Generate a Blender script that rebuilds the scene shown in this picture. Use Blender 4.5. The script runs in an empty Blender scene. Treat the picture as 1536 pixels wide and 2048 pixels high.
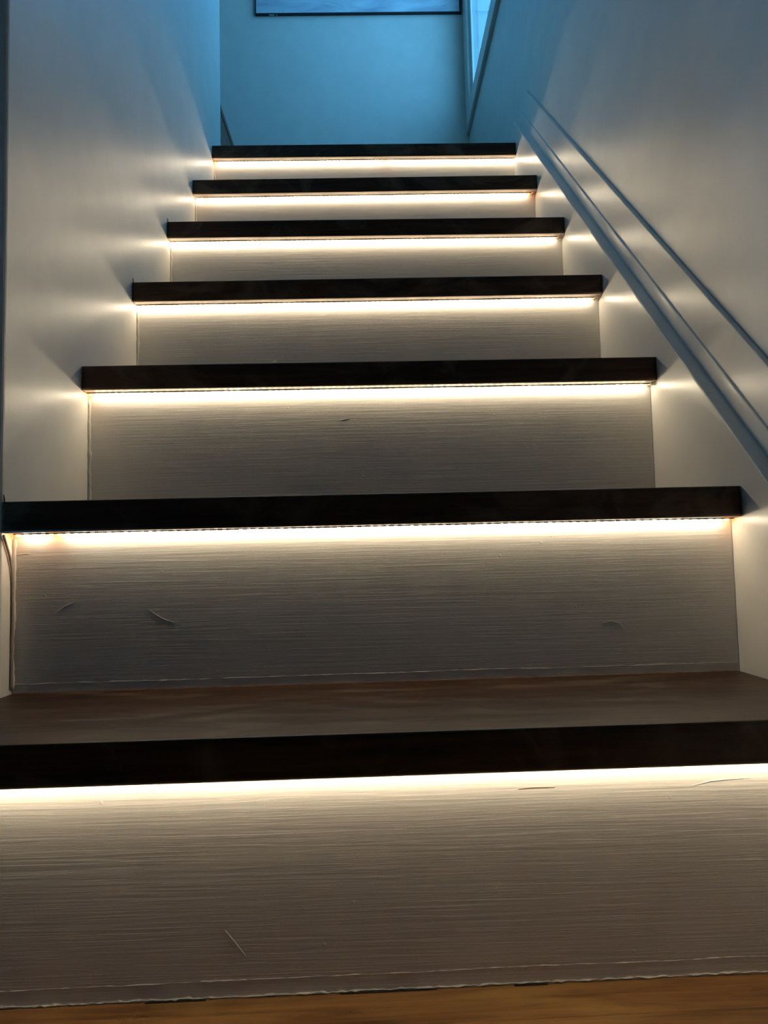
import bpy, bmesh, math, random
from mathutils import Vector, Matrix
random.seed(7)
scene = bpy.context.scene
C = scene.collection

# ------------------------------------------------------------------ camera
W = 0.76                                   # stair width
D, RI, T, OV = 0.20045, 0.19468, 0.0312, 0.025   # run, rise, tread thickness, overhang
CAM = (0.37537, -0.34058, 0.31891)
YAW, PITCH, ROLL, FPX = -0.01827, 0.06951, -0.02358, 1450.0
fw = Vector((-math.sin(YAW) * math.cos(PITCH), math.cos(YAW) * math.cos(PITCH), math.sin(PITCH)))
rt = Vector((math.cos(YAW), math.sin(YAW), 0)); up = rt.cross(fw)
r2 = rt * math.cos(ROLL) + up * math.sin(ROLL); u2 = -rt * math.sin(ROLL) + up * math.cos(ROLL)
cd = bpy.data.cameras.new('camera'); cam = bpy.data.objects.new('camera', cd); C.objects.link(cam)
cd.sensor_fit = 'VERTICAL'; cd.sensor_height = 24.0; cd.sensor_width = 18.0
cd.lens = FPX / 2048 * 24.0
cd.clip_start = 0.01; cd.clip_end = 100
M = Matrix((r2, u2, -fw)).transposed().to_4x4(); M.translation = Vector(CAM); cam.matrix_world = M
scene.camera = cam

# ------------------------------------------------------------------ sky and exposure
SKY = (0.082, 0.385, 0.77); SKY_STRENGTH = 7.0
wd = bpy.data.worlds.new('sky'); scene.world = wd; wd.use_nodes = True
nt = wd.node_tree; bg = nt.nodes['Background']
bg.inputs[0].default_value = (*SKY, 1); bg.inputs[1].default_value = SKY_STRENGTH
vs = scene.view_settings
vs.view_transform = 'Standard'; vs.look = 'None'; vs.exposure = 0.0; vs.gamma = 1.0; vs.use_curve_mapping = False
LED_STRENGTH = 65.0
LED_COL = (1.0, 0.845, 0.61)

# ------------------------------------------------------------------ materials
def mat(name):
    m = bpy.data.materials.new(name); m.use_nodes = True
    n = m.node_tree.nodes; b = n['Principled BSDF']
    return m, m.node_tree, b
def N(nt, t, **kw):
    n = nt.nodes.new(t)
    for k, v in kw.items():
        if k in n.inputs: n.inputs[k].default_value = v
        else: setattr(n, k, v)
    return n
def coords(nt, scale=(1, 1, 1)):
    g = nt.nodes.new('ShaderNodeNewGeometry'); mp = nt.nodes.new('ShaderNodeMapping')
    mp.inputs['Scale'].default_value = scale
    nt.links.new(g.outputs['Position'], mp.inputs['Vector']); return mp.outputs[0]
def paint(name, col, rough, stroke, strength, dist=0.001, mottling=0.04, spots=True):
    """painted surface: brush strokes stretched along one axis plus fine specks"""
    m, nt, b = mat(name); L = nt.links
    v = coords(nt, stroke)
    n1 = N(nt, 'ShaderNodeTexNoise', Scale=1.0, Detail=6.0, Roughness=0.62, Distortion=0.5); L.new(v, n1.inputs['Vector'])
    v2 = coords(nt, (14, 14, 14))
    n2 = N(nt, 'ShaderNodeTexNoise', Scale=1.0, Detail=4.0, Roughness=0.55); L.new(v2, n2.inputs['Vector'])
    v3 = coords(nt, (90, 90, 90))
    vo = N(nt, 'ShaderNodeTexVoronoi', Scale=1.0, Randomness=1.0); L.new(v3, vo.inputs['Vector'])
    wn = N(nt, 'ShaderNodeSeparateColor'); L.new(vo.outputs['Color'], wn.inputs[0])
    gt = N(nt, 'ShaderNodeMath', operation='GREATER_THAN'); L.new(wn.outputs[0], gt.inputs[0]); gt.inputs[1].default_value = 0.965
    sp = N(nt, 'ShaderNodeMapRange'); L.new(vo.outputs['Distance'], sp.inputs[0])
    sp.inputs[1].default_value = 0.05; sp.inputs[2].default_value = 0.16; sp.inputs[3].default_value = 1; sp.inputs[4].default_value = 0
    ms = N(nt, 'ShaderNodeMath', operation='MULTIPLY'); L.new(gt.outputs[0], ms.inputs[0]); L.new(sp.outputs[0], ms.inputs[1])
    a1 = N(nt, 'ShaderNodeMath', operation='MULTIPLY_ADD'); L.new(n2.outputs[0], a1.inputs[0]); a1.inputs[1].default_value = 0.8; L.new(n1.outputs[0], a1.inputs[2])
    a2 = N(nt, 'ShaderNodeMath', operation='MULTIPLY_ADD'); L.new(ms.outputs[0], a2.inputs[0]); a2.inputs[1].default_value = 0.5 if spots else 0.0; L.new(a1.outputs[0], a2.inputs[2])
    bp = N(nt, 'ShaderNodeBump', Strength=strength, Distance=dist); L.new(a2.outputs[0], bp.inputs['Height']); L.new(bp.outputs[0], b.inputs['Normal'])
    cr = N(nt, 'ShaderNodeMapRange'); L.new(n2.outputs[0], cr.inputs[0])
    cr.inputs[1].default_value = 0.3; cr.inputs[2].default_value = 0.7; cr.inputs[3].default_value = 1 - mottling; cr.inputs[4].default_value = 1 + mottling
    mx = N(nt, 'ShaderNodeMix', data_type='RGBA', blend_type='MULTIPLY'); mx.inputs[0].default_value = 1
    mx.inputs[6].default_value = (*col, 1); L.new(cr.outputs[0], mx.inputs[7]); L.new(mx.outputs[2], b.inputs['Base Color'])
    b.inputs['Roughness'].default_value = rough
    return m
def wood(name, dark, light, scuff, rough, scale=(3, 60, 60), scuff_amt=0.0, coat=0.0):
    m, nt, b = mat(name); L = nt.links
    v = coords(nt, scale)
    n1 = N(nt, 'ShaderNodeTexNoise', Scale=1.0, Detail=7.0, Roughness=0.65, Distortion=0.8); L.new(v, n1.inputs['Vector'])
    cr = N(nt, 'ShaderNodeValToRGB'); L.new(n1.outputs[0], cr.inputs[0])
    cr.color_ramp.elements[0].position = 0.32; cr.color_ramp.elements[0].color = (*dark, 1)
    cr.color_ramp.elements[1].position = 0.72; cr.color_ramp.elements[1].color = (*light, 1)
    v2 = coords(nt, (7, 22, 10))
    n2 = N(nt, 'ShaderNodeTexNoise', Scale=1.0, Detail=6.0, Roughness=0.6, Distortion=1.4); L.new(v2, n2.inputs['Vector'])
    mr = N(nt, 'ShaderNodeMapRange'); L.new(n2.outputs[0], mr.inputs[0])
    mr.inputs[1].default_value = 0.5; mr.inputs[2].default_value = 0.72; mr.inputs[3].default_value = 0; mr.inputs[4].default_value = scuff_amt
    mx = N(nt, 'ShaderNodeMix', data_type='RGBA'); L.new(mr.outputs[0], mx.inputs[0]); L.new(cr.outputs[0], mx.inputs[6]); mx.inputs[7].default_value = (*scuff, 1)
    L.new(mx.outputs[2], b.inputs['Base Color'])
    rr = N(nt, 'ShaderNodeMapRange'); L.new(n2.outputs[0], rr.inputs[0]); rr.inputs[1].default_value = 0.3; rr.inputs[2].default_value = 0.75
    rr.inputs[3].default_value = rough - 0.08; rr.inputs[4].default_value = rough + 0.14; L.new(rr.outputs[0], b.inputs['Roughness'])
    bp = N(nt, 'ShaderNodeBump', Strength=0.25, Distance=0.0006); L.new(n1.outputs[0], bp.inputs['Height']); L.new(bp.outputs[0], b.inputs['Normal'])
    b.inputs['Coat Weight'].default_value = coat; b.inputs['Coat Roughness'].default_value = 0.2
    return m
def plain(name, col, rough=0.5, metal=0.0):
    """small solid-coloured pieces, with a faint noise in the colour"""
    m, nt, b = mat(name); L = nt.links
    n1 = N(nt, 'ShaderNodeTexNoise', Scale=220.0, Detail=3.0); L.new(coords(nt), n1.inputs['Vector'])
    mr = N(nt, 'ShaderNodeMapRange'); L.new(n1.outputs[0], mr.inputs[0]); mr.inputs[3].default_value = 0.75; mr.inputs[4].default_value = 1.25
    mx = N(nt, 'ShaderNodeMix', data_type='RGBA', blend_type='MULTIPLY'); mx.inputs[0].default_value = 1
    mx.inputs[6].default_value = (*col, 1); L.new(mr.outputs[0], mx.inputs[7]); L.new(mx.outputs[2], b.inputs['Base Color'])
    b.inputs['Roughness'].default_value = rough; b.inputs['Metallic'].default_value = metal
    return m
def emit(name, col, s):
    m, nt, b = mat(name)
    b.inputs['Base Color'].default_value = (*[c * 0.8 for c in col], 1)
    b.inputs['Emission Color'].default_value = (*col, 1); b.inputs['Emission Strength'].default_value = s
    m.cycles.emission_sampling = 'FRONT'
    return m

M_WALL = paint('wall_paint', (0.83, 0.815, 0.765), 0.36, (55, 55, 30), 0.38, 0.0008)
M_TRIM = paint('trim_paint', (0.80, 0.785, 0.74), 0.30, (90, 22, 22), 0.35, 0.0008)
M_RISER = paint('riser_paint', (0.73, 0.71, 0.685), 0.42, (9, 60, 420), 0.42, 0.0008)
M_HALL = paint('hall_paint', (0.36, 0.37, 0.36), 0.6, (30, 30, 30), 0.2)
M_BACK = paint('upstairs_paint', (0.70, 0.61, 0.54), 0.5, (30, 30, 30), 0.2)
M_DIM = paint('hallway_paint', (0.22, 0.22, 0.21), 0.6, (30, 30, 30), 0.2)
M_CEIL = paint('ceiling_paint', (0.62, 0.62, 0.60), 0.8, (30, 30, 30), 0.2)
M_TREAD = wood('tread_stain', (0.014, 0.0075, 0.0036), (0.085, 0.036, 0.013), (0.16, 0.12, 0.085), 0.44, (5, 75, 75), 0.7)
M_TREAD.node_tree.nodes['Principled BSDF'].inputs['Specular IOR Level'].default_value = 0.32
M_FLOOR = wood('floor_wood', (0.09, 0.038, 0.010), (0.36, 0.18, 0.055), (0.34, 0.21, 0.06), 0.32, (5, 80, 80), 0.5, 0.3)
M_CHEST = wood('chest_wood', (0.07, 0.022, 0.010), (0.19, 0.065, 0.026), (0.1, 0.05, 0.03), 0.4, (60, 5, 60), 0.2)
M_CREAM = wood('cream_underside', (0.66, 0.60, 0.48), (0.74, 0.69, 0.58), (0.6, 0.5, 0.4), 0.5, (6, 60, 60), 0.3)
M_RAW = wood('pale_underside', (0.52, 0.40, 0.31), (0.70, 0.57, 0.46), (0.55, 0.5, 0.42), 0.6, (6, 60, 60), 0.4)
M_CAULK = paint('caulk', (0.62, 0.60, 0.56), 0.4, (120, 120, 120), 0.6, 0.001, 0.12)
M_GOUGE = plain('bare_wood_gouge', (0.30, 0.19, 0.10), 0.7)
M_CHIP = plain('flaked_stain', (0.20, 0.10, 0.05), 0.7)
M_TAPE = plain('tape_backing', (0.50, 0.42, 0.28), 0.5)
M_TAPE_EDGE = plain('tape_edge', (0.10, 0.07, 0.04), 0.6)
M_WIRE = plain('wire_grey', (0.34, 0.29, 0.25), 0.5)
M_COPPER = plain('solder_copper', (0.35, 0.16, 0.09), 0.4, 0.4)
M_BLACK = plain('frame_black', (0.010, 0.010, 0.012), 0.5)
M_NAIL = plain('nail_dark', (0.03, 0.03, 0.03), 0.5, 0.5)
M_PACKAGE = plain('led_package', (0.7, 0.66, 0.55), 0.5)
M_LED = emit('led_warm_white', LED_COL, LED_STRENGTH)
M_LED_AMBER = emit('led_amber', (1.0, 0.30, 0.05), LED_STRENGTH * 0.5)

# glass pane
M_GLASS, _nt, _b = mat('window_glass')
_nt.nodes.remove(_b)
_o = [n for n in _nt.nodes if n.type == 'OUTPUT_MATERIAL'][0]
_t = _nt.nodes.new('ShaderNodeBsdfTransparent'); _g = _nt.nodes.new('ShaderNodeBsdfGlossy'); _g.inputs['Roughness'].default_value = 0.05
_f = _nt.nodes.new('ShaderNodeFresnel'); _f.inputs[0].default_value = 1.5
_q = _nt.nodes.new('ShaderNodeNewGeometry'); _r = _nt.nodes.new('ShaderNodeMapRange'); _r.inputs[3].default_value = 1.5; _r.inputs[4].default_value = 1 / 1.5
_nt.links.new(_q.outputs['Backfacing'], _r.inputs[0]); _nt.links.new(_r.outputs[0], _f.inputs[0])
_m = _nt.nodes.new('ShaderNodeMixShader'); _nt.links.new(_f.outputs[0], _m.inputs[0]); _nt.links.new(_t.outputs[0], _m.inputs[1]); _nt.links.new(_g.outputs[0], _m.inputs[2]); _nt.links.new(_m.outputs[0], _o.inputs[0])

# canvas
def canvas_mat():
    m, nt, b = mat('canvas_paint'); L = nt.links
    n1 = N(nt, 'ShaderNodeTexNoise', Scale=1.0, Detail=6.0, Roughness=0.6, Distortion=1.0); L.new(coords(nt, (5, 5, 14)), n1.inputs['Vector'])
    cr = N(nt, 'ShaderNodeValToRGB'); L.new(n1.outputs[0], cr.inputs[0])
    e = cr.color_ramp.elements
    e[0].position = 0.3; e[0].color = (0.34, 0.34, 0.42, 1); e[1].position = 0.62; e[1].color = (0.62, 0.63, 0.66, 1)
    L.new(cr.outputs[0], b.inputs['Base Color']); b.inputs['Roughness'].default_value = 0.6
    return m
M_CANVAS = canvas_mat()

# ------------------------------------------------------------------ helpers
def add_box(bm, lo, hi):
    v = [bm.verts.new((x, y, z)) for z in (lo[2], hi[2]) for y in (lo[1], hi[1]) for x in (lo[0], hi[0])]
    for f in ((0, 2, 3, 1), (4, 5, 7, 6), (0, 1, 5, 4), (2, 6, 7, 3), (0, 4, 6, 2), (1, 3, 7, 5)):
        bm.faces.new([v[i] for i in f])
    return v
def bevel_all(bm, w, seg=2):
    bmesh.ops.bevel(bm, geom=bm.edges[:], offset=w, segments=seg, affect='EDGES', profile=0.5)
def prism(bm, poly, x0, x1):
    """poly = (y, z) outline, extruded along x"""
    a = [bm.verts.new((x0, y, z)) for y, z in poly]; b = [bm.verts.new((x1, y, z)) for y, z in poly]
    n = len(poly)
    bm.faces.new(a); bm.faces.new(b[::-1])
    for i in range(n): bm.faces.new((a[i], b[i], b[(i + 1) % n], a[(i + 1) % n]))
def tube(bm, pts, rad, seg=8):
    pts = [Vector(p) for p in pts]; rings = []
    for i, p in enumerate(pts):
        t = (pts[min(i + 1, len(pts) - 1)] - pts[max(i - 1, 0)]).normalized()
        a = t.orthogonal().normalized() if i == 0 else (pa - t * pa.dot(t)).normalized()
        pa = a; b = t.cross(a); r = rad(i) if callable(rad) else rad
        rings.append([bm.verts.new(p + (a * math.cos(q) + b * math.sin(q)) * r) for q in [2 * math.pi * k / seg for k in range(seg)]])
    for A, B in zip(rings, rings[1:]):
        for k in range(seg): bm.faces.new((A[k], A[(k + 1) % seg], B[(k + 1) % seg], B[k]))
    bm.faces.new(rings[0][::-1]); bm.faces.new(rings[-1])
def obj(name, bm, m, parent=None, smooth=False):
    bmesh.ops.recalc_face_normals(bm, faces=bm.faces[:])
    me = bpy.data.meshes.new(name); bm.to_mesh(me); bm.free()
    if smooth:
        for p in me.polygons: p.use_smooth = True
    me.materials.append(m)
    o = bpy.data.objects.new(name, me); C.objects.link(o)
    if parent:
        o.parent = parent; o.matrix_parent_inverse = parent_inv(parent)
    return o
def parent_inv(p):
    Mw = Matrix.Translation(p.location) if not p.parent else p.parent.matrix_basis @ Matrix.Translation(p.location)
    return Matrix.Translation(-p.location) if not p.parent else Matrix.Identity(4)
def empty(name, loc):
    o = bpy.data.objects.new(name, None); o.location = loc; o.empty_display_size = 0.05; C.objects.link(o); return o
def tag(o, label=None, cat=None, group=None, kind=None):
    if label: o['label'] = label
    if cat: o['category'] = cat
    if group: o['group'] = group
    if kind: o['kind'] = kind
    return o
def box(name, lo, hi, m, parent=None, bev=0.0, seg=2):
    bm = bmesh.new(); add_box(bm, lo, hi)
    if bev: bevel_all(bm, bev, seg)
    return obj(name, bm, m, parent)

# small level errors of the old stair: extra height of each tread at its two ends
DZ = {1: (-0.0022, 0.0016), 2: (0.0004, 0.0004), 3: (0.0015, -0.0002), 4: (-0.0009, -0.0007),
      5: (0.0018, -0.0005), 6: (-0.0014, -0.0007), 7: (0.0020, -0.0002), 0: (-0.0055, 0.0040)}
def dz(k, x): a, b = DZ[k]; return a + (b - a) * x / W

YB = 2.343            # back wall of the landing
XR = 0.788            # main face of the right wall
LEFT0, LEFT1 = 0.4015, 1.515   # near and far end of the left wall
ZL = 7 * RI           # landing level
ZC = 3.80
SL = RI / D

# ------------------------------------------------------------------ the setting
# left wall: an L in plan, its short face looking back into the hall
bm = bmesh.new()
plan = [(0, LEFT0), (0, LEFT1), (-0.12, LEFT1), (-0.12, LEFT0 + 0.12), (-1.60, LEFT0 + 0.12), (-1.60, LEFT0)]
lo = [bm.verts.new((x, y, -0.10)) for x, y in plan]; hi = [bm.verts.new((x, y, ZC)) for x, y in plan]
bm.faces.new(lo); bm.faces.new(hi[::-1])
for i in range(6): bm.faces.new((lo[i], lo[(i + 1) % 6], hi[(i + 1) % 6], hi[i]))
ed = [e for e in bm.edges if abs(e.verts[0].co.x) < 1e-6 and abs(e.verts[1].co.x) < 1e-6 and abs(e.verts[0].co.z - e.verts[1].co.z) > 1]
bmesh.ops.bevel(bm, geom=ed, offset=0.004, segments=3, affect='EDGES', profile=0.5)
wl = tag(obj('wall_left', bm, M_WALL), 'white painted wall on the left side of the stairs', 'wall', kind='structure')

# right wall with the window opening
WY0, WY1, WZ0, WZ1 = 1.12, 2.253, 2.036, 3.30
bm = bmesh.new()
ys = [-1.80, WY0, WY1, YB + 0.12]; zs = [-0.10, WZ0, WZ1, ZC]
for i in range(3):
    for j in range(3):
        if i == 1 and j == 1: continue
        add_box(bm, (XR, ys[i], zs[j]), (XR + 0.14, ys[i + 1], zs[j + 1]))
bmesh.ops.remove_doubles(bm, verts=bm.verts[:], dist=1e-5)
inner = [f for f in bm.faces if len([g for g in bm.faces if g is not f and set(g.verts) == set(f.verts)]) > 0]
bmesh.ops.delete(bm, geom=inner, context='FACES')
wr = tag(obj('wall_right', bm, M_WALL), 'tall white painted wall on the right above the sloping trim', 'wall', kind='structure')

tag(box('wall_back', (-1.72, YB, 1.2), (XR, YB + 0.12, ZC), M_BACK), 'wall behind the landing lit blue by the window', 'wall', kind='structure')
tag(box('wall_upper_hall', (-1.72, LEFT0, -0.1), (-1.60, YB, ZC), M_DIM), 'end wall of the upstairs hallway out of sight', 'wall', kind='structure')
tag(box('wall_hall_left', (-1.72, -1.8, -0.1), (-1.60, LEFT0, 2.5), M_HALL), 'side wall of the lower hall out of sight', 'wall', kind='structure')
tag(box('wall_hall_rear', (-1.72, -1.92, -0.1), (XR + 0.14, -1.8, 2.5), M_HALL), 'wall of the lower hall behind the viewer', 'wall', kind='structure')
tag(box('ceiling', (-1.72, LEFT0 - 0.1, ZC), (XR + 0.14, YB + 0.12, ZC + 0.1), M_CEIL), 'ceiling above the stairwell out of sight', 'ceiling', kind='structure')
tag(box('ceiling_hall', (-1.72, -1.92, 2.5), (XR + 0.14, LEFT0 - 0.1, 2.6), M_CEIL), 'ceiling of the lower hall out of sight', 'ceiling', kind='structure')
tag(box('wall_header', (-1.72, LEFT0 - 0.1, 2.5), (XR, LEFT0, ZC), M_WALL), 'wall above the stair opening out of sight', 'wall', kind='structure')

# hall floor of separate boards, a little out of level
fl = tag(empty('floor', (W / 2, 0.0, 0.0)), 'warm brown wooden floor at the foot of the stairs', 'floor', kind='structure')
JOINT = 0.1845; BW = 0.105
tilt = (DZ[0][1] - DZ[0][0]) / W
def floor_plank(y0, y1):
    bm = bmesh.new()
    add_box(bm, (-1.595, y0 + 0.0001, -0.022), (W - 0.002, y1 - 0.0001, 0))
    bevel_all(bm, 0.0005, 1)
    for v in bm.verts: v.co.z += dz(0, v.co.x) * (1 if -0.2 < v.co.x else 1)
    return obj('plank', bm, M_FLOOR, fl)
floor_plank(JOINT, D + OV + 0.004)
y = JOINT
while y > -1.75:
    floor_plank(max(y - BW, -1.795), y); y -= BW
bm = bmesh.new(); add_box(bm, (-1.6, -1.8, -0.08), (XR, D + OV + 0.02, -0.05)); obj('subfloor', bm, M_CHIP, fl)

# landing floor
lf = tag(empty('floor_landing', (0.3, 1.9, ZL)), 'wooden landing floor at the top of the stairs', 'floor', kind='structure')
y = 7 * D + 0.115; i = 0
while y < YB:
    y1 = min(y + 0.105, YB)
    x0 = 0.002 if y1 <= LEFT1 else -1.598
    if y < LEFT1 < y1: x0 = 0.002
    box('plank', (x0, y + 0.0006, ZL - 0.02), (XR - 0.002, y1 - 0.0006, ZL), M_TREAD, lf, 0.001, 1); y = y1
box('subfloor', (-1.598, LEFT1 + 0.002, ZL - 0.12), (XR - 0.002, YB - 0.002, ZL - 0.025), M_CHIP, lf)
box('subfloor', (-1.598, LEFT0 + 0.122, ZL - 0.12), (-0.122, LEFT1 + 0.001, ZL), M_TREAD, lf)

# sloping trim on the right wall: broad skirt, narrow moulding, upper board
CUT = (1.372, 1.482)
def on_cut(c):
    s = (CUT[1] - SL * CUT[0] - c) / (1 + SL * SL); return (CUT[0] + SL * s, CUT[1] - s)
H1, H2, H3 = 0.047, 0.076, 0.144
tr = tag(empty('trim_1', (W, 0.6, 0.0)), 'white painted stepped trim sloping up the right wall beside the stairs', 'trim', kind='structure')
def slope_board(name, x0, h0, h1, ylow, toes=None, bev=0.0015, wob=0.0):
    bm = bmesh.new()
    a0, a1 = on_cut(h0), on_cut(h1)
    n = 60
    P = []
    for i in range(n + 1):
        q = i / n
        yy = ylow + (a1[0] - ylow) * q
        w = wob * (random.random() - 0.5) if 0 < i < n else 0
        P.append((yy, SL * yy + h1 + w))
    if toes: P += toes
    else: P += [a0, (ylow, SL * ylow + h0)]
    prism(bm, P, x0, XR - 0.0005)
    bmesh.ops.recalc_face_normals(bm, faces=bm.faces[:])
    ee = [e for e in bm.edges if all(abs(v.co.x - x0) < 1e-6 for v in e.verts)]
    bmesh.ops.bevel(bm, geom=ee, offset=bev, segments=2, affect='EDGES', profile=0.5)
    return obj(name, bm, M_TRIM, tr)
ec = on_cut(-0.075)
slope_board('skirt_board', W, 0, H1, -0.05, [ec, (ec[0], -0.09), (-0.05, -0.09)], 0.0022, 0.0010)
slope_board('moulding', W + 0.018, H1 - 0.006, H2, -0.05, None, 0.0015)
slope_board('upper_board', W + 0.0208, H2 - 0.004, H3, -0.05, None, 0.0015)

# window in the right wall above the landing
wn = tag(empty('window_1', (XR, (WY0 + WY1) / 2, WZ0)), 'window in the right wall beside the landing, bright blue sky behind it', 'window', kind='structure')
cw = 0.085
for nm, lo, hi in (('casing', (XR - 0.012, WY1 - 0.004, WZ0 - 0.01), (XR + 0.001, min(WY1 + cw, YB - 0.004), WZ1 + cw)),
                   ('casing', (XR - 0.012, WY0 - cw, WZ0 - 0.01), (XR + 0.001, WY0 + 0.004, WZ1 + cw)),
                   ('casing', (XR - 0.012, WY0 + 0.004, WZ1 - 0.004), (XR + 0.001, WY1 - 0.004, WZ1 + cw)),
                   ('sill', (XR - 0.013, WY0 - cw - 0.01, 1.955), (XR + 0.0, YB - 0.003, 2.020)),
                   ('sash_rail', (XR + 0.000, WY0, WZ0), (XR + 0.03, WY1, WZ0 + 0.03)),
                   ('sash_rail', (XR + 0.000, WY0, 2.55), (XR + 0.03, WY1, 2.59)),
                   ('sash_rail', (XR + 0.000, WY0, WZ1 - 0.035), (XR + 0.03, WY1, WZ1)),
                   ('sash_stile', (XR + 0.000, WY0, WZ0 + 0.03), (XR + 0.03, WY0 + 0.035, WZ1 - 0.035)),
                   ('sash_stile', (XR + 0.000, WY1 - 0.035, WZ0 + 0.03), (XR + 0.03, WY1, WZ1 - 0.035))):
    box(nm, lo, hi, M_TRIM, wn, 0.002, 2)
box('pane', (XR + 0.006, WY0 + 0.035, WZ0 + 0.03), (XR + 0.010, WY1 - 0.035, 2.55), M_GLASS, wn)
box('pane', (XR + 0.006, WY0 + 0.035, 2.59), (XR + 0.010, WY1 - 0.035, WZ1 - 0.035), M_GLASS, wn)
pl = bpy.data.lights.new('window_portal', 'AREA'); pl.shape = 'RECTANGLE'; pl.size = WY1 - WY0; pl.size_y = WZ1 - WZ0
pl.cycles.is_portal = True
po = bpy.data.objects.new('window_portal', pl); C.objects.link(po)
po.location = (XR + 0.06, (WY0 + WY1) / 2, (WZ0 + WZ1) / 2)
po.rotation_euler = (Vector((-1, 0, 0))).to_track_quat('-Z', 'Y').to_euler()
pl.size, pl.size_y = WZ1 - WZ0, WZ1 - WZ0

# ------------------------------------------------------------------ treads
ORD = ['', 'lowest', 'second', 'third', 'fourth', 'fifth', 'sixth', 'topmost']
def tread_label(k):
    if k == 1: return 'lowest dark-stained tread, the only one whose scuffed brown top shows'
    if k == 7: return 'topmost dark-stained tread, edging the blue-lit landing'
    return ORD[k] + ' dark-stained wooden tread counted from the floor, seen as a black front edge'
for k in range(1, 8):
    y0 = k * D; y1 = (k + 1) * D + OV + 0.010 if k < 7 else 7 * D + 0.114
    t = tag(empty('stair_tread', (W / 2, y0, k * RI)), tread_label(k), 'tread', 'dark wooden stair treads')
    bm = bmesh.new(); xl = -0.03 if k == 1 else 0.0006
    add_box(bm, (xl, y0, k * RI - T), (W - 0.0006, y1, k * RI))
    if k == 1:   # cut back where the left wall starts
        bm.clear()
        pl_ = [(-0.03, y0), (W - 0.0006, y0), (W - 0.0006, y1), (0.0006, y1), (0.0006, LEFT0 - 0.001), (-0.03, LEFT0 - 0.001)]
        a = [bm.verts.new((x, y, k * RI - T)) for x, y in pl_]; b = [bm.verts.new((x, y, k * RI)) for x, y in pl_]
        bm.faces.new(a[::-1]); bm.faces.new(b)
        for i in range(6): bm.faces.new((a[i], a[(i + 1) % 6], b[(i + 1) % 6], b[i]))
    ee = [e for e in bm.edges if all(abs(v.co.y - y0) < 1e-6 for v in e.verts)]
    bmesh.ops.bevel(bm, geom=ee, offset=0.0022, segments=3, affect='EDGES', profile=0.5)
    for v in bm.verts: v.co.z += dz(k, v.co.x)
    obj('board', bm, M_TREAD, t)
    # pale unstained strip on the underside between the front edge and the riser
    bm = bmesh.new(); add_box(bm, (0.001, y0 + 0.0025, k * RI - T - 0.0008), (W - 0.001, y0 + OV, k * RI - T + 0.0002))
    for v in bm.verts: v.co.z += dz(k, v.co.x)
    obj('underside_strip', bm, M_CREAM if k <= 3 else M_RAW, t)['label'] = 'pale unstained underside of the tread'
    # flaked line where the tread meets the riser above
    if k < 7:
        bm = bmesh.new(); yb = (k + 1) * D + OV
        pts = [(x, yb - 0.0004 + random.uniform(-0.0004, 0.0002), k * RI + dz(k, x) + 0.0002) for x in [0.003 + i * (W - 0.006) / 120 for i in range(121)]]
        tube(bm, pts, lambda i: random.choice((0.0004, 0.0007, 0.0010, 0.0006)), 5)
        obj('flaked_joint', bm, M_CHIP if k == 1 else M_CAULK, t)

# ------------------------------------------------------------------ risers
SCRATCH = {1: ((0, ((0.4832, 0.1438), (0.4924, 0.1446), (0.5116, 0.1444))), (1, ((0.2591, 0.0469), (0.2665, 0.038), (0.2746, 0.0277))),
               (1, ((0.6176, 0.1425), (0.6313, 0.1455), (0.6469, 0.1466), (0.6625, 0.1469)))),
           2: ((1, ((0.1415, 0.2757), (0.1488, 0.2703), (0.1581, 0.2649), (0.1685, 0.2616))), (1, ((0.0452, 0.275), (0.0544, 0.2815), (0.0632, 0.2849))),
               (1, ((0.6169, 0.2504), (0.626, 0.2523), (0.6344, 0.2495), (0.6394, 0.2441))), (1, ((0.0032, 0.3358), (0.0151, 0.3371), (0.0177, 0.336)))),
           3: ((1, ((0.1817, 0.4453), (0.1883, 0.4451))), (1, ((0.3367, 0.5118), (0.3448, 0.513), (0.3502, 0.5143))))}
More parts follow.
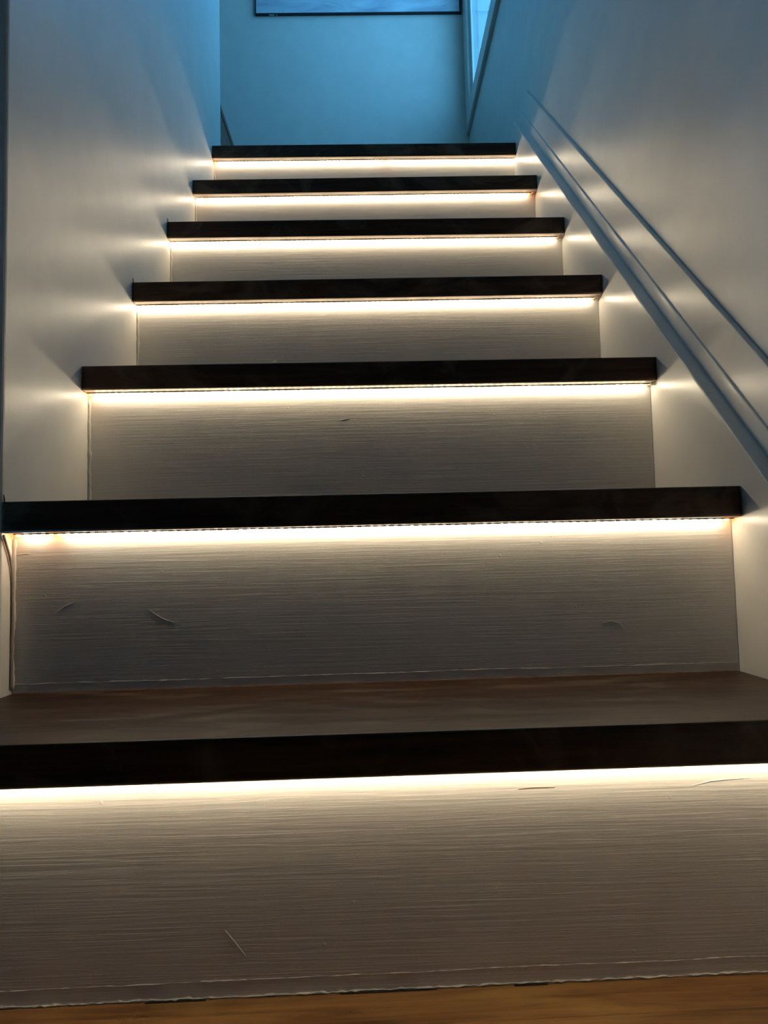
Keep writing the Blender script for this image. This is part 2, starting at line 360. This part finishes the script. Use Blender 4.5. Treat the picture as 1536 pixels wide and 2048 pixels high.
for k in range(1, 8):
    y0 = k * D + OV
    t = tag(empty('stair_riser', (W / 2, y0, (k - 1) * RI)), {
        1: 'large white painted riser at the very bottom, meeting the brown floor',
        2: 'white painted riser above the scuffed brown tread top',
        7: 'narrow white painted riser under the topmost tread'}.get(k, 'white painted riser board under the ' + ORD[k] + ' tread from the floor'),
        'riser', 'white stair risers')
    nx = 40
    bm = bmesh.new()
    xl = -0.012 if k == 1 else 0.0006
    add_box(bm, (xl, y0, (k - 1) * RI), (W - 0.0006, y0 + 0.009, k * RI - T - 0.0002))
    for v in bm.verts:
        kk = k if v.co.z > (k - 0.5) * RI else k - 1
        v.co.z += dz(kk, v.co.x)
    obj('board', bm, M_RISER, t)
    # raised paint line low on the board, and the ragged bead of filler at its foot
    if k <= 2:
        zz = 0.0125 if k == 1 else 0.0095
        bm = bmesh.new()
        n = 160; w = [0.0]
        for i in range(n): w.append(0.86 * w[-1] + random.uniform(-0.00028, 0.00028))
        pts = [(0.004 + i * (W - 0.008) / n, y0 + 0.00025, (k - 1) * RI + dz(k - 1, i * W / n) + zz + w[i]) for i in range(n + 1)]
        tube(bm, pts, lambda i: random.choice((0.0003, 0.00045, 0.0006)), 5)
        obj('paint_ridge', bm, M_RISER, t)
    if k == 1:
        bm = bmesh.new(); n = 220
        pts = [(0.002 + i * (W - 0.004) / n, y0 - 0.0003 + random.uniform(-0.0003, 0.0003), dz(0, i * W / n) + 0.0012 + random.uniform(-0.0005, 0.0006)) for i in range(n + 1)]
        tube(bm, pts, lambda i: random.choice((0.0002, 0.0004, 0.0007, 0.0010, 0.0003)), 5)
        obj('filler_bead', bm, M_CAULK, t)['label'] = 'ragged cream bead of filler'
        for xa, xb in ((0.20, 0.245), (0.345, 0.455), (0.475, 0.50)):
            box('open_gap', (xa, y0 - 0.0022, dz(0, xa) - 0.0002), (xb, y0 - 0.0004, dz(0, xa) + 0.0009), M_BLACK, t)['label'] = 'dark open gap in the filler'
    for mk, pts in SCRATCH.get(k, ()):
        bm = bmesh.new()
        fine = []
        for (xa, za), (xb, zb) in zip(pts, pts[1:]): fine += [(xa + (xb - xa) * q / 4, za + (zb - za) * q / 4) for q in range(4)]
        fine.append(pts[-1]); nn = len(fine) - 1
        tube(bm, [(x, y0 - 0.0001, z) for x, z in fine], lambda i: 0.00009 + 0.0002 * math.sin(math.pi * (i + 0.4) / (nn + 0.8)), 5)
        obj('scratch' if mk else 'gouge', bm, M_RISER if mk else M_GOUGE, t)
    # bead of caulk in the left corner
    if k >= 2:
        bm = bmesh.new(); n = 46
        z0, z1 = (k - 1) * RI + 0.002, k * RI - T - 0.006
        ww = [0.0]; rr = [0.0022]
        for i in range(n): ww.append(0.8 * ww[-1] + random.uniform(-0.0005, 0.0005)); rr.append(0.7 * rr[-1] + 0.3 * random.uniform(0.0008, 0.0042))
        pts = [(0.0012 + ww[i], y0 - 0.0002, z0 + (z1 - z0) * i / n) for i in range(n + 1)]
        tube(bm, pts, lambda i: rr[i], 6)
        obj('caulk_bead', bm, M_CAULK, t, True)

# ------------------------------------------------------------------ LED strips
def led_mesh(name, m):
    bm = bmesh.new()
    add_box(bm, (-0.0016, -0.0014, -0.0024), (0.0016, 0.0014, 0.0))
    for v in bm.verts:
        if v.co.z < -0.001: v.co.x *= 0.95; v.co.y *= 0.95
    bmesh.ops.recalc_face_normals(bm, faces=bm.faces[:])
    me = bpy.data.meshes.new(name); bm.to_mesh(me); bm.free(); me.materials.append(m); me.materials.append(M_PACKAGE)
    for p in me.polygons:      # the package is opaque towards the riser and the tape
        if p.normal.y > 0.5 or p.normal.z > 0.5: p.material_index = 1
    return me
ME_LED = led_mesh('led', M_LED); ME_AMB = led_mesh('led_amber', M_LED_AMBER)
PITCHX = 0.00854
RANGE = {1: (0.008, 0.752), 2: (0.0075, 0.7525), 3: (0.0045, 0.7475), 4: (0.0035, 0.7430), 5: (0.0050, 0.7415), 6: (0.0080, 0.7440), 7: (0.0045, 0.7560)}
AMBER = {2: {0, 4, 5, -1}, 3: {0}, 6: {2, -1}, 7: {0, 50}}
S_OFF = {1: 0.0068}
for k in range(1, 8):
    xa, xb = RANGE[k]; yl = k * D + OV - S_OFF.get(k, 0.0048)
    lab = {1: 'glowing LED strip hidden behind the front edge of the lowest tread', 7: 'glowing warm white LED strip under the topmost tread'}.get(
        k, 'glowing warm white LED strip under the ' + ORD[k] + ' tread from the floor')
    t = tag(empty('led_strip', (xa, yl, k * RI - T)), lab, 'light strip', 'LED strips under the treads')
    zt = lambda x, k=k: k * RI - T - 0.0009 + dz(k, x)
    sag = lambda x, k=k: -0.0006 * abs(math.sin(x * 23 + k * 1.7)) * 0.6
    bm = bmesh.new(); n = 24
    e0, e1 = xa - 0.003, min(xb + 0.010, W - 0.002)
    rows = []
    for i in range(n + 1):
        x = max(e0, 0.001) + (e1 - max(e0, 0.001)) * i / n
        rows.append([bm.verts.new((x, yy, zt(x) + sag(x) + hh)) for yy, hh in ((yl - 0.004, 0), (yl + 0.0038, 0), (yl + 0.0038, -0.0006), (yl - 0.004, -0.0006))])
    for A, B in zip(rows, rows[1:]):
        for j in range(4): bm.faces.new((A[j], A[(j + 1) % 4], B[(j + 1) % 4], B[j]))
    bm.faces.new(rows[0]); bm.faces.new(rows[-1][::-1])
    obj('tape', bm, M_TAPE, t)
    bm = bmesh.new(); tube(bm, [(x, yl - 0.0044, zt(x) + sag(x) - 0.0004) for x in [max(e0, 0.0015) + (e1 - max(e0, 0.0015)) * i / 24 for i in range(25)]], 0.0005, 5)
    obj('tape_edge', bm, M_TAPE_EDGE, t)
    cnt = int(round((xb - xa) / PITCHX)); amb = {(a if a >= 0 else cnt + 1 + a) for a in AMBER.get(k, ())}
    for i in range(cnt + 1):
        x = xa + (xb - xa) * i / cnt
        o = bpy.data.objects.new('led', ME_AMB if i in amb else ME_LED); C.objects.link(o)
        o.parent = t; o.location = Vector((x, yl, zt(x) + sag(x) - 0.0006)) - t.location
        if i in amb: o['label'] = 'amber tinted LED'
    # frayed lead between the end of the tape and the right corner
    if k in (3, 4, 5, 6):
        xs = e1 + 0.0005
        bm = bmesh.new()
        pts = [(xs - 0.004 + (W - 0.003 - xs + 0.004) * q, yl - 0.003 - 0.009 * math.sin(q * 2.6) , k * RI - T - 0.0022 + dz(k, xs) - 0.0014 * math.sin(q * 7)) for q in [i / 14 for i in range(15)]]
        tube(bm, pts, 0.0012, 7); obj('lead_wire', bm, M_WIRE, t, True)
        bm = bmesh.new()
        pts = [(xs - 0.002 + (W - 0.004 - xs) * q, yl + 0.001 - 0.004 * q, k * RI - T - 0.0024 + dz(k, xs) - 0.001 * math.cos(q * 5)) for q in [i / 10 for i in range(11)]]
        tube(bm, pts, 0.0010, 7); obj('lead_wire', bm, M_COPPER, t, True)

# grey cable hanging out from under the second tread and running down the left corner
bm = bmesh.new()
y2 = 2 * D
ctl = [Vector(p) for p in ((0.0016, y2 + 0.002, 2 * RI - T - 0.0025), (0.0018, y2 + 0.006, 2 * RI - T - 0.010), (0.0020, y2 + 0.014, 2 * RI - T - 0.024),
       (0.0020, y2 + 0.0195, 2 * RI - T - 0.040), (0.0020, y2 + 0.0215, 2 * RI - T - 0.060), (0.0020, y2 + 0.0215, RI + 0.05), (0.0020, y2 + 0.0210, RI + 0.003))]
pts = []
for i in range(len(ctl) - 1):
    p0 = ctl[max(i - 1, 0)]; p1 = ctl[i]; p2 = ctl[i + 1]; p3 = ctl[min(i + 2, len(ctl) - 1)]
    for s in range(8):
        q = s / 8
        pts.append(0.5 * ((2 * p1) + (p2 - p0) * q + (2 * p0 - 5 * p1 + 4 * p2 - p3) * q * q + (3 * p1 - p0 - 3 * p2 + p3) * q ** 3))
pts.append(ctl[-1])
tube(bm, pts, 0.0014, 8)
tag(obj('power_cable', bm, M_WIRE, None, True), 'thin grey cable running down the left corner below the second tread', 'cable')

# bent nail tips at the left ends of some treads
for k in (2, 4, 5):
    bm = bmesh.new()
    z = k * RI + dz(k, 0)
    tube(bm, [(0.0012, k * D + 0.004, z - 0.002), (0.0012, k * D + 0.003, z + 0.004), (0.0010, k * D + 0.002, z + 0.0075)], lambda i: (0.0008, 0.0007, 0.0004)[i], 6)
    tag(obj('nail_tip', bm, M_NAIL), 'tiny dark nail tip at the left end of the ' + ORD[k] + ' tread', 'nail', 'nail tips beside the treads')

# ------------------------------------------------------------------ landing: picture and chest
pz0, pz1 = 2.446, 2.99; px0, px1 = -0.0274, 0.7696; yf = YB - 0.013
pc = tag(empty('wall_picture', ((px0 + px1) / 2, YB, pz0)), 'wide pale abstract painting in a thin black frame on the blue-lit wall', 'picture')
box('canvas', (px0 + 0.002, yf, pz0 + 0.003), (px1 - 0.006, YB - 0.002, pz1 - 0.004), M_CANVAS, pc, 0.001)
box('frame_rail', (px0, yf - 0.001, pz0), (px1, YB - 0.001, pz0 + 0.003), M_BLACK, pc)
box('frame_rail', (px0, yf - 0.001, pz1 - 0.004), (px1, YB - 0.001, pz1), M_BLACK, pc)
box('frame_stile', (px0, yf + 0.002, pz0 + 0.003), (px0 + 0.002, YB - 0.001, pz1 - 0.004), M_BLACK, pc)
box('frame_stile', (px1 - 0.006, yf - 0.001, pz0 + 0.003), (px1, YB - 0.001, pz1 - 0.004), M_BLACK, pc)
for a, b in ((0.052, 0.072), (0.079, 0.083)):
    box('frame_scuff', (px0 + a, yf + 0.002, pz0 - 0.0004), (px0 + b, yf + 0.009, pz0 + 0.0006), M_CANVAS, pc)['label'] = 'pale scuff on the black frame'

cx1 = -0.10; cz1 = 1.872
ch = tag(empty('wooden_chest', (-0.40, 2.15, ZL)), 'dark reddish-brown wooden chest on the landing, just past the left wall end', 'chest')
box('body', (cx1 - 0.60, 1.93, ZL + 0.03), (cx1, YB - 0.004, cz1 - 0.03), M_CHEST, ch, 0.004)
bm = bmesh.new(); add_box(bm, (cx1 - 0.61, 1.915, cz1 - 0.03), (cx1 + 0.002, YB - 0.003, cz1)); bevel_all(bm, 0.008, 4); obj('lid', bm, M_CHEST, ch)
for x in (cx1 - 0.58, cx1 - 0.05):
    for y in (1.95, YB - 0.055):
        box('foot', (x, y, ZL), (x + 0.04, y + 0.04, ZL + 0.03), M_CHEST, ch, 0.003)
